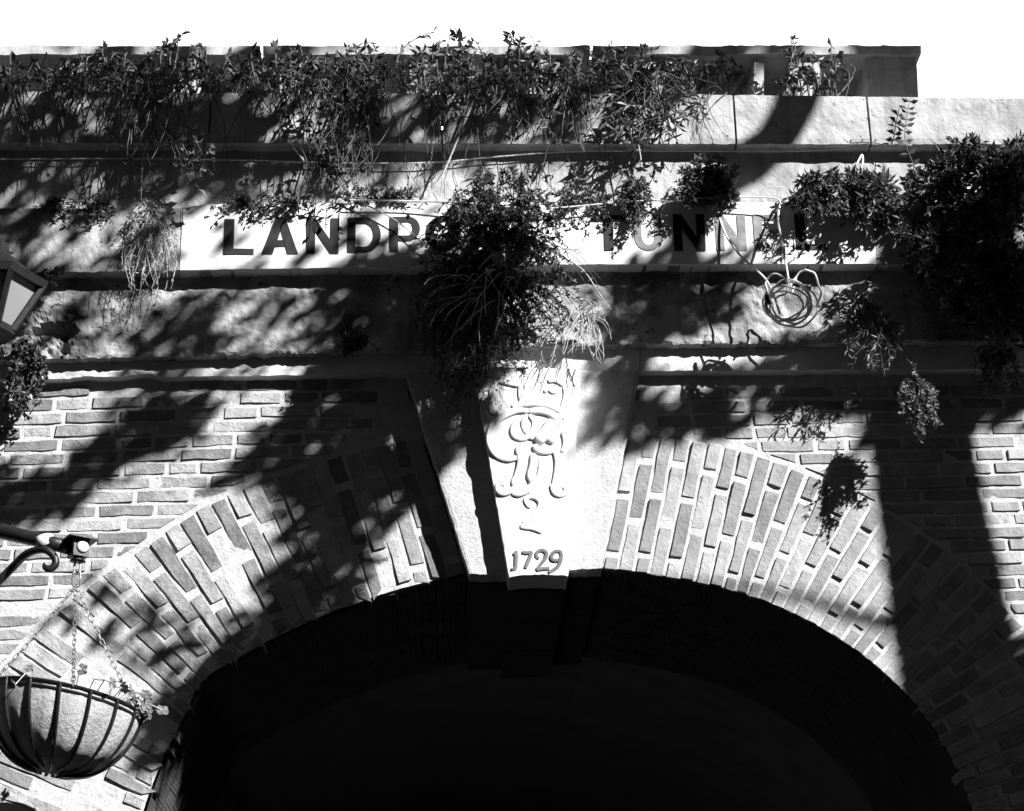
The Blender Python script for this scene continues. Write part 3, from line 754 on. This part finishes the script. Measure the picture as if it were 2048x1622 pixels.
# ------------------------------------------------------------------ cables
def cable(label, pts, r=.0035, lab_g=None):
    c = catmull([P(*q) for q in pts], 8); b = MB(); b.tube(c, r, 6)
    return b
b = cable('', [(-400,318,.115),(60,318,.115),(250,317,.115),(520,321,.115),(700,326,.115),(860,325,.115),(1000,313,.115),(1150,303,.115),(1400,302,.115),(1560,303,.115),(1740,297,.115),(2060,300,.115),(2450,300,.115)], .0028)
o = b.build('cable_run', M['cable'], label='thin pale cable running along the shadow line under the coping', cat='cable')
b = cable('', [(700,400,.21),(820,402,.21),(950,407,.22),(1080,417,.21),(1250,404,.21),(1400,396,.22),(1540,395,.23),(1562,412,.23)], .003)
b.build('cable_run', M['cable'], label='thin cable drooping along the top of the painted name band', cat='cable')
coil = empty('cable_coil', P(1577, 560, .3), 'knotted coil of white cable hanging under the end of the name band', 'cable coil')
def loop(cx, cy, rx, ry, d, a0=0, a1=360, tilt=0, n=36, dd=.02):
    return [P(cx+rx*math.cos(R(lerp(a0, a1, k/n)))+tilt*math.sin(R(lerp(a0, a1, k/n))), cy+ry*math.sin(R(lerp(a0, a1, k/n))), d+dd*math.sin(R(lerp(a0, a1, k/n)*1.5)))+Vector((noise.noise(Vector((cx+k*.22, ry, 1))), 0, noise.noise(Vector((cx+k*.22, rx, 9)))))*.009 for k in range(n+1)]
for c in ([P(1560,408,.2),P(1556,440,.25),P(1563,480,.29),P(1572,530,.31),P(1577,560,.31)],
          [P(1436,428,.16),P(1452,470,.2),P(1480,510,.24),P(1512,540,.28),P(1532,560,.3),P(1548,592,.3),P(1560,628,.3)],
          [P(1562,408,.2),P(1570,398,.18),P(1600,392,.16)],
          [P(1700,345,.2),P(1712,330,.24),P(1724,310,.24),P(1722,335,.24),P(1690,370,.2),P(1640,398,.17),P(1600,400,.16)]):
    b = MB(); b.tube(catmull(c, 8), .0048, 7); b.build('cable_tail', M['cable'], coil, smooth=True)
for a in ((1577,608,44,43,.31), (1574,607,42,36,.33,0,360,6), (1570,600,44,38,.30,0,360,-8), (1582,603,40,44,.32,0,360,4), (1553,572,22,24,.34), (1612,586,28,46,.29,180,400), (1588,612,48,42,.30,10,350), (1568,612,38,30,.33)):
    b = MB(); b.tube(loop(*a), .0042, 7, cap=False); b.build('cable_loop', M['cable'], coil, smooth=True)
b = MB(); b.tube([P(1570,560,.325), P(1580,572,.33), P(1592,556,.32)], .006, 6); b.build('tie', M['cable'], coil)
for q in (((1556,571),(1572,566)), ((1586,567),(1600,572)), ((1533,590),(1538,608))):
    b = MB(); b.tube([P(*q[0], .318), P(*q[1], .318)], .009, 8); b.build('tape', M['iron'], coil)

# ------------------------------------------------------------------ lamp post with lantern and bracket arm (left edge)
DL = .42
lp = empty('lamp_post', Vector((P(-22, 800, DL).x, -DL, 0)), 'black lamp post with lantern and scrolled bracket arm at the left edge', 'lamp post')
LC = P(-14, 600, DL); s = pxm(600, DL); lx = P(-14, 600, DL).x
def hexring(z, r, n=6, a0=0): return [Vector((lx+r*math.cos(2*math.pi*k/n+a0), -DL+r*math.sin(2*math.pi*k/n+a0), z)) for k in range(n)]
ze = P(-14, 572, DL).z; zb = P(-14, 660, DL).z; re_, rb_ = 96*s, 44*s
def hexbars(z0, r0, z1, r1, rad, name):
    A, B = hexring(z0, r0), hexring(z1, r1)
    for p, q in zip(A, B):
        b = MB(); b.tube([p, q], rad, 6); b.build(name, M['iron'], lp)
hexbars(ze, re_, zb, rb_, .017, 'lantern_bar')
A, B = hexring(ze, re_-.006), hexring(zb, rb_-.006)
for k in range(6):
    b = MB(); b.face([A[k], A[(k+1) % 6], B[(k+1) % 6], B[k]]); b.face([A[k]*1, B[k], B[(k+1) % 6], A[(k+1) % 6]][::1]) if False else None
    b.build('lantern_pane', M['glass'], lp)
b = MB()
for r0, z0, r1, z1 in ((re_+.012, ze-.014, re_+.022, ze+.018), (re_+.022, ze+.018, re_-.02, ze+.034), (re_-.02, ze+.034, .05, ze+.14), (.05, ze+.14, .04, ze+.19), (.04, ze+.19, .002, ze+.21)):
    A, B = hexring(z0, r0), hexring(z1, r1); b.grid([A+[A[0]], B+[B[0]]])
A = hexring(ze-.014, re_+.012); b.face(A)
b.build('lantern_roof', M['iron'], lp)
b = MB(); A = hexring(zb+.01, rb_+.01); B = hexring(zb-.02, rb_+.01); C_ = hexring(zb-.06, .03)
b.grid([A+[A[0]], B+[B[0]], C_+[C_[0]]]); b.face(C_); b.build('lantern_base', M['iron'], lp)
b = MB(); x0 = lx
prof = [(0,.12),(.25,.12),(.3,.07),(1.2,.06),(1.25,.075),(1.3,.05),(zb-.25,.036),(zb-.2,.05),(zb-.15,.034),(zb-.05,.03)]
for (z0, r0), (z1, r1) in zip(prof, prof[1:]):
    A, B = hexring(z0, r0, 12), hexring(z1, r1, 12); b.grid([A+[A[0]], B+[B[0]]])
b.build('post', M['iron'], lp, smooth=True)
DB = .55
b = MB(); b.tube([Vector((lx, -DL, P(-20,1045,DL).z)), P(0,1062,DL+.03), P(90,1083,DB-.02), P(140,1096,DB)], [.030,.029,.026,.026], 14)
b.build('arm', M['iron'], lp, smooth=True)
b = MB(); b.tube([P(88,1074,DB-.02), P(93,1094,DB-.02)], [.034,.034], 12); b.build('collar', M['ironwhite'], lp, smooth=True)
b = MB(); b.tube(catmull([P(-30,1190,DL), P(20,1140,DL+.02), P(48,1112,.5), P(70,1101,DB-.02), P(92,1100,DB), P(108,1113,DB), P(111,1128,DB), P(100,1138,DB), P(90,1134,DB), P(88,1126,DB)], 8),
                  [lerp(.016, .013, i/72)*(1 if i < 60 else lerp(1, .3, (i-60)/12)) for i in range(73)], 10)
b.build('scroll', M['iron'], lp, smooth=True)
bc = P(157, 1098, DB); hs = 16*pxm(1098, DB)
b = MB(); b.box((bc.x-hs, bc.y-hs, bc.z-hs*1.15), (bc.x+hs, bc.y+hs, bc.z+hs)); eb = b.build('end_block', M['iron'], lp)
b = MB(); a = hs*1.9
q = [Vector((bc.x+sx*a, bc.y+sy*a, bc.z+hs)) for sx, sy in ((-1,-1),(1,-1),(1,1),(-1,1))]; q2 = [v_+Vector((0, 0, .006)) for v_ in q]
q3 = [Vector((bc.x+sx*a*.3, bc.y+sy*a*.3, bc.z+hs+.022)) for sx, sy in ((-1,-1),(1,-1),(1,1),(-1,1))]
b.grid([q+[q[0]], q2+[q2[0]], q3+[q3[0]]]); b.face(q); b.face(q3); b.build('block_cap', M['iron'], lp)
b = MB(); c_ = bc+Vector((.004, -hs, 0)); pts = [Vector((0, -.001, 0)), Vector((0, -.008, 0)), Vector((0, -.013, 0))]
b.tube([c_+p for p in pts], [hs*.82, hs*.7, hs*.25], 16); b.build('boss', M['ironwhite'], lp, smooth=True)
b = MB(); b.tube([bc+Vector((0, 0, -hs*1.15)), bc+Vector((0, 0, -hs*1.6)), bc+Vector((0, 0, -hs*1.75))], [.013, .03, .012], 14); b.build('drip_cup', M['iron'], lp, smooth=True)

for o in lp.children:
    if o.name.split('.')[0] in ('end_block', 'block_cap', 'boss'):
        o.data.transform(Matrix.Translation(bc) @ Matrix.Rotation(R(32), 4, 'Z') @ Matrix.Translation(-bc))
# ------------------------------------------------------------------ hanging basket
def link_pts(c, ax, side, L, Wd, n=12):
    out = []
    for k in range(n+1):
        a = 2*math.pi*k/n; x = math.cos(a); y = math.sin(a)
        out.append(c+ax*(y*Wd*.5+(L-Wd)*.5*(1 if y > 0 else -1)*min(1, abs(y)*3))+side*x*Wd*.5)
    return out
BC = P(150, 1402, DB); BC.x = bc.x; BC.y = bc.y; rb = 152*pxm(1396, DB)
TILT = R(11)
def tl(p):
    q = p-BC; return BC+Vector((q.x*math.cos(TILT)+q.z*math.sin(TILT), q.y, q.z*math.cos(TILT)-q.x*math.sin(TILT)))
bk = empty('hanging_basket', BC, 'lined hanging basket on three chains at the lower left corner', 'hanging basket')
top = bc+Vector((0, 0, -hs*1.8)); sw = Vector((top.x, top.y, P(150, 1172, DB).z))
b = MB(); b.tube(link_pts(top+Vector((0, 0, -.018)), Vector((0, 0, 1)), Vector((1, 0, 0)), .05, .022), .004, 6, cap=False); b.build('hook', M['chain'], bk)
b = MB(); b.tube(link_pts((top+sw)/2+Vector((0, 0, -.015)), Vector((0, 0, 1)), Vector((1, .3, 0)).normalized(), (top-sw).length-.02, .03), .003, 6, cap=False); b.build('snap_ring', M['chain'], bk)
angs = [R(195), R(285), R(330+20)]
for a in angs:
    e = tl(BC+Vector((math.cos(a)*rb, math.sin(a)*rb, 0))); ax = (e-sw); Ltot = ax.length; ax.normalize()
    s1 = ax.cross(Vector((.2, 1, .1))).normalized(); s2 = ax.cross(s1); b = MB(); n = int(Ltot/.024)
    for k in range(n):
        c = sw+ax*(k+.5)*Ltot/n+Vector((0, 0, -.012*math.sin(math.pi*k/n)))
        b.tube(link_pts(c, ax, s1 if k % 2 else s2, Ltot/n*1.28, .013), .0016, 5, cap=False)
    b.build('chain', M['chain'], bk)
def bowl(th, ph, rr=1.0):       # th azimuth, ph 0 rim .. 1 bottom
    a = ph*math.pi/2; bulge = 1-.020*abs(math.sin(th*8))*math.sin(a*2)
    r_ = rb*math.cos(a)**.75*bulge*rr
    return tl(BC+Vector((math.cos(th)*r_, math.sin(th)*r_, -math.sin(a)*rb*.95*rr)))
b = MB(); b.grid([[bowl(2*math.pi*i/96, j/16, .985)+rvec()*.0012 for i in range(97)] for j in range(17)]); b.build('liner', M['liner'], bk, smooth=True)
for k in range(16):
    th = 2*math.pi*k/16+.1; sl = .28*(1 if k % 2 else -1)*0+.22
    b = MB(); b.tube([bowl(th+sl*j/14, j/14, 1.01) for j in range(14)], .0052, 6, flat=1); b.build('rib', M['iron'], bk)
for r_, z_ in ((rb, 0), (rb*.985, -.02)):
    b = MB(); b.tube([tl(BC+Vector((math.cos(2*math.pi*k/60)*r_, math.sin(2*math.pi*k/60)*r_, z_))) for k in range(61)], .0045, 6, cap=False); b.build('rim', M['iron'], bk)
b = MB(); rows = [[tl(BC+Vector((math.cos(2*math.pi*k/40)*rb*f, math.sin(2*math.pi*k/40)*rb*f, -.01+.03*(1-f*f)+rnd.uniform(-.004, .004)))) for k in range(41)] for f in (.97, .7, .4, .05)]
b.grid(rows); b.build('soil', M['soil'], bk)
gt = empty('basket_plant', BC+Vector((0, 0, .02)), 'straggling potted plant with scalloped round leaves in the hanging basket', 'potted plant')
sb, lb = MB(), MB()
for k in range(48):
    a = rnd.uniform(0, 6.28) if k > 22 else rnd.uniform(-1.2, .5); r0 = rb*rnd.uniform(.5, .9); p0 = tl(BC+Vector((math.cos(a)*r0, math.sin(a)*r0, .01)))
    L_ = rnd.uniform(.03, .11); p2 = p0+Vector((math.cos(a)*L_*1.1, math.sin(a)*L_*1.1, rnd.uniform(-.05, .06)))
    sb.tube([p0, (p0+p2)/2+Vector((0, 0, .03)), p2], .002, 5, cap=False)
    n_ = (rvec()+Vector((.4, -.6, .4))).normalized(); s1 = n_.cross(Vector((0, 0, 1))).normalized(); s2 = n_.cross(s1); rr = rnd.uniform(.012, .026)
    i = len(lb.v); lb.v.append(tuple(p2))
    for j in range(15):
        an = 5.6*j/14; lb.v.append(tuple(p2+(s1*math.cos(an)+s2*math.sin(an))*rr*(1+.12*math.cos(an*5))+n_*.004*math.sin(an*5)))
    for j in range(14): lb.f.append((i, i+1+j, i+2+j))
sb.build('stems', M['twig'], gt, kind='stuff'); lb.build('leaves', M['leaf_pale'], gt, kind='stuff')

# ------------------------------------------------------------------ street trees that throw the shade (they stand outside the frame, by the road)
def T(u, v, t, d=0): return P(u, v, d)+SUN*t
SH = [  # (polygon, shade 0..1); later entries override earlier ones where they apply
 ([(-400,-100),(700,-100),(600,190),(500,290),(520,400),(330,420),(-400,420)], .70),
 ([(700,-100),(1460,-100),(1440,190),(1250,200),(1100,290),(900,300),(880,400),(500,400),(490,200),(600,160)], .42),
 ([(240,190),(500,190),(510,400),(420,400),(300,330)], .97),
 ([(720,150),(780,150),(770,290),(700,290)], .9),
 ([(-400,415),(358,415),(340,550),(-400,560)], .5),
 ([(358,405),(860,405),(860,535),(358,540)], .17),
 ([(-400,560),(90,560),(320,640),(440,560),(470,720),(-400,720)], .4),
 ([(300,565),(680,565),(650,700),(420,700),(330,640)], .36),
 ([(650,545),(1000,545),(960,700),(930,760),(850,760),(760,700),(660,700)], .93),
 ([(1200,560),(1440,560),(1460,620),(1400,650),(1290,655),(1220,690)], .96),
 ([(290,725),(470,725),(460,760),(300,760)], .8),
 ([(660,715),(930,715),(930,765),(640,765)], .95),
 ([(230,775),(450,775),(400,850),(300,880),(200,960),(60,1010),(-100,1060),(-100,930),(60,930),(150,900),(230,840)], .93),
 ([(540,830),(610,775),(830,760),(850,760),(875,890),(890,960),(850,950),(800,980),(770,1040),(745,1070),(710,1150),(680,1220),(620,1110),(600,1010),(540,930),(460,920)], .965),
 ([(560,1090),(660,1060),(720,1230),(600,1260),(500,1330),(400,1420),(350,1500),(290,1470),(300,1400),(430,1290),(520,1200)], .93),
 ([(810,745),(930,745),(930,830),(875,870),(850,840)], .95),
 ([(1145,745),(1210,745),(1290,740),(1275,880),(1240,905),(1150,905),(1160,840),(1180,800)], .95),
 ([(1280,760),(1540,755),(1580,800),(1440,830),(1330,850),(1270,875)], .93),
 ([(1500,700),(2200,700),(2200,770),(2050,800),(1960,830),(1760,860),(1720,790),(1580,775)], .96),
 ([(1560,700),(1760,690),(1760,760),(1560,760)], .97),
 ([(1780,440),(2100,560),(2100,760),(1820,760),(1760,600)], .95),
 ([(1960,1290),(2070,1250),(2300,1200),(2300,1800),(1820,1800),(1850,1400)], .98),
 ([(150,1150),(260,1180),(430,1290),(420,1330),(250,1250),(140,1190)], .55),
]
def shade(u, v):
    s = 0
    for poly, val in SH:
        if inpoly(u, v, poly): s = max(s, val) if val > .9 or s == 0 else max(s*.0, val)
    return s
lb = MB(); cell = 14
streak = Vector((1, .15, .75)).normalized()
u = -250
while u < 2300:
    v = -60
    while v < 1760:
        s_ = shade(u, v)
        if s_ > 0:
            # long diagonal patches of light where the shade is broken
            q = Vector(((u+v*1.2)*.0042, (v-u*.0)*.0, 0)); a = (u*.62-v*.78)/1; c_ = (u*.78+v*.62)
            nn = noise.noise(Vector((a*.0055, c_*.022, 3)))+.45*noise.noise(Vector((a*.015, c_*.055, 8)))
            if s_ >= .9: tau = 5.0 if nn > (-.78 if v < 745 else -3) else 1.0
            else:
                th = lerp(.42, -.42, s_)
                tau = 3.4 if nn > th else (.7 if nn > th-.08 else .02)
            am = (cell/480)**2; la = .0026
            ex = tau*am/la; k = int(ex)+(1 if rnd.random() < ex-int(ex) else 0)
            for _ in range(k):
                p = T(u+rnd.uniform(0, cell), v+rnd.uniform(0, cell), rnd.uniform(2.4, 3.6), .155 if v < 290 else .088 if v < 400 else .165 if v < 535 else .098 if v < 705 else .04)
                dr = streak*rnd.choice((1, -1))+rvec()*.55
                leafquad(lb, p, dr, rnd.uniform(.08, .13), rnd.uniform(.035, .055), SUNN+rvec()*.5)
        v += cell
    u += cell
# extra unseen leaves above and beside, added to shut out sky light
for _ in range(70000):
    p = Vector((rnd.uniform(-14, 21), rnd.uniform(-21, -2.6), rnd.uniform(7.2, 12.5)))
    t_ = -p.y; sx, sz = p.x-t_*SUN.x, p.z-t_*SUN.z
    if p.z < 1.6+(7.4+p.y)*.75+.4: continue
    # keep off the lit part of the wall
    rel_ = Vector((sx, 0, sz))-CAM; dz = rel_.dot(Fv); pu = 1024+FPX*rel_.dot(Rv)/dz; pv = 811-FPX*rel_.dot(Uv)/dz
    if -650 < pu < 2350 and -150 < pv < 2300: continue
    leafquad(lb, p, rvec(), rnd.uniform(.25, .42), rnd.uniform(.16, .24), Vector((0, 0, 1))+rvec()*.6)
tree = empty('street_tree', (P(1880, 1100).x+3.0, -3.0, 0), 'slender tree outside the right of the frame whose trunk shades the wall', 'tree')
def limb(name, pts, rr, parent, n=8):
    c = catmull(pts, n); L = len(c); b = MB()
    r_ = [interp([(i/(len(rr)-1), x) for i, x in enumerate(rr)], k/(L-1)) for k in range(L)]
    c = [p+Vector((nzv(p, 2, 4), nzv(p, 2, 6), 0))*.03 for p in c]
    b.tube(c, r_, 10); return b.build(name, M['bark'], parent, smooth=True)
g = T(1912, 1400, 3.0); a_ = T(1845, 860, 3.0)
limb('trunk', [Vector((g.x+.1, g.y, 0)), Vector((g.x+.05, g.y, 2)), g, T(1880, 1120, 3), a_, T(1850, 620, 3), T(1990, 420, 3.1), T(2250, 180, 3.3)], [.24, .19, .175, .165, .155, .13, .09, .06], tree)
limb('limb', [T(2150, 300, 3.15), T(2300, 0, 3.3), T(2200, -250, 3.8)], [.08, .07, .04], tree)
limb('branch', [T(1900, 1250, 3.1), T(1815, 1256, 3.5), T(1720, 1225, 3.7), T(1600, 1200, 3.9), T(1480, 1183, 4.0), T(1300, 1155, 4.1)], [.03, .024, .022, .018, .014, .006], tree)
lb.build('crown', M['crown'], tree, kind='stuff')  # also holds the leaves added to block the sky
tree2 = empty('street_tree', (T(1500, 200, 4.2).x+3.0, -4.4, 0), 'leaning tree outside the right of the frame, its limb crossing in front of the sun', 'tree')
limb('trunk', [Vector((T(1500,200,4.2).x+3.0, -4.4, 0)), Vector((T(1500,200,4.2).x+2.9, -4.3, 4)), T(1900, -250, 4.2), T(1650, -260, 4.2)], [.2, .16, .12, .08], tree2)
limb('limb', [T(1800, -300, 4.0), T(1600, -120, 3.6), T(1535, 100, 3.4), T(1530, 240, 3.3), T(1485, 360, 3.3), T(1410, 415, 3.4), T(1300, 500, 3.6), T(1275, 620, 3.7), T(1225, 800, 3.8), T(1110, 930, 4.0), T(1040, 1030, 4.2)],
     [.10, .10, .095, .09, .085, .08, .08, .06, .05, .02, .01], tree2)
# unseen houses, added around the camera to block sky light
def house(x0, y0, x1, y1, h, lab):
    t = empty('sky_blocker_house', ((x0+x1)/2, (y0+y1)/2, 0), lab, 'house', 'unseen houses added to block sky light')
    b = MB(); b.box((x0, y0, 0), (x1, y1, h)); b.build('wall', M['tunnel'], t)
    b = MB(); b.box((x0-.3, y0-.3, h+.002), (x1+.3, y1+.3, h+.25)); b.build('roof', M['dark'], t)
    w_ = MB(); horiz = (x1-x0) > (y1-y0); L_ = (x1-x0) if horiz else (y1-y0); n = int(L_/3)
    face_x = x1 if x0 < 0 else x0
    for k in range(n):
        for z in (1.2, 4.4):
            c = (k+.5)*L_/n; b = MB()
            if horiz: b.box((x0+c-.5, y1+.003, z), (x0+c+.5, y1+.06, z+1.6))
            else:
                a = face_x if x0 < 0 else face_x-.06
                b.box((a+.003, y0+c-.5, z), (a+.057, y0+c+.5, z+1.6))
            b.build('window', M['iron'], t)
house(-30, -30, 4, -23, 10, 'long dark house, unseen, added behind the camera to block sky light, left part')
house(4.7, -30, 40, -24, 10, 'long dark house, unseen, added behind the camera to block sky light, right part')
house(-19, -22, -12, -.6, 9, 'dark unseen house added on the left to block sky light')
house(17, -22, 24, -.6, 8.5, 'dark unseen house added on the right to block sky light')
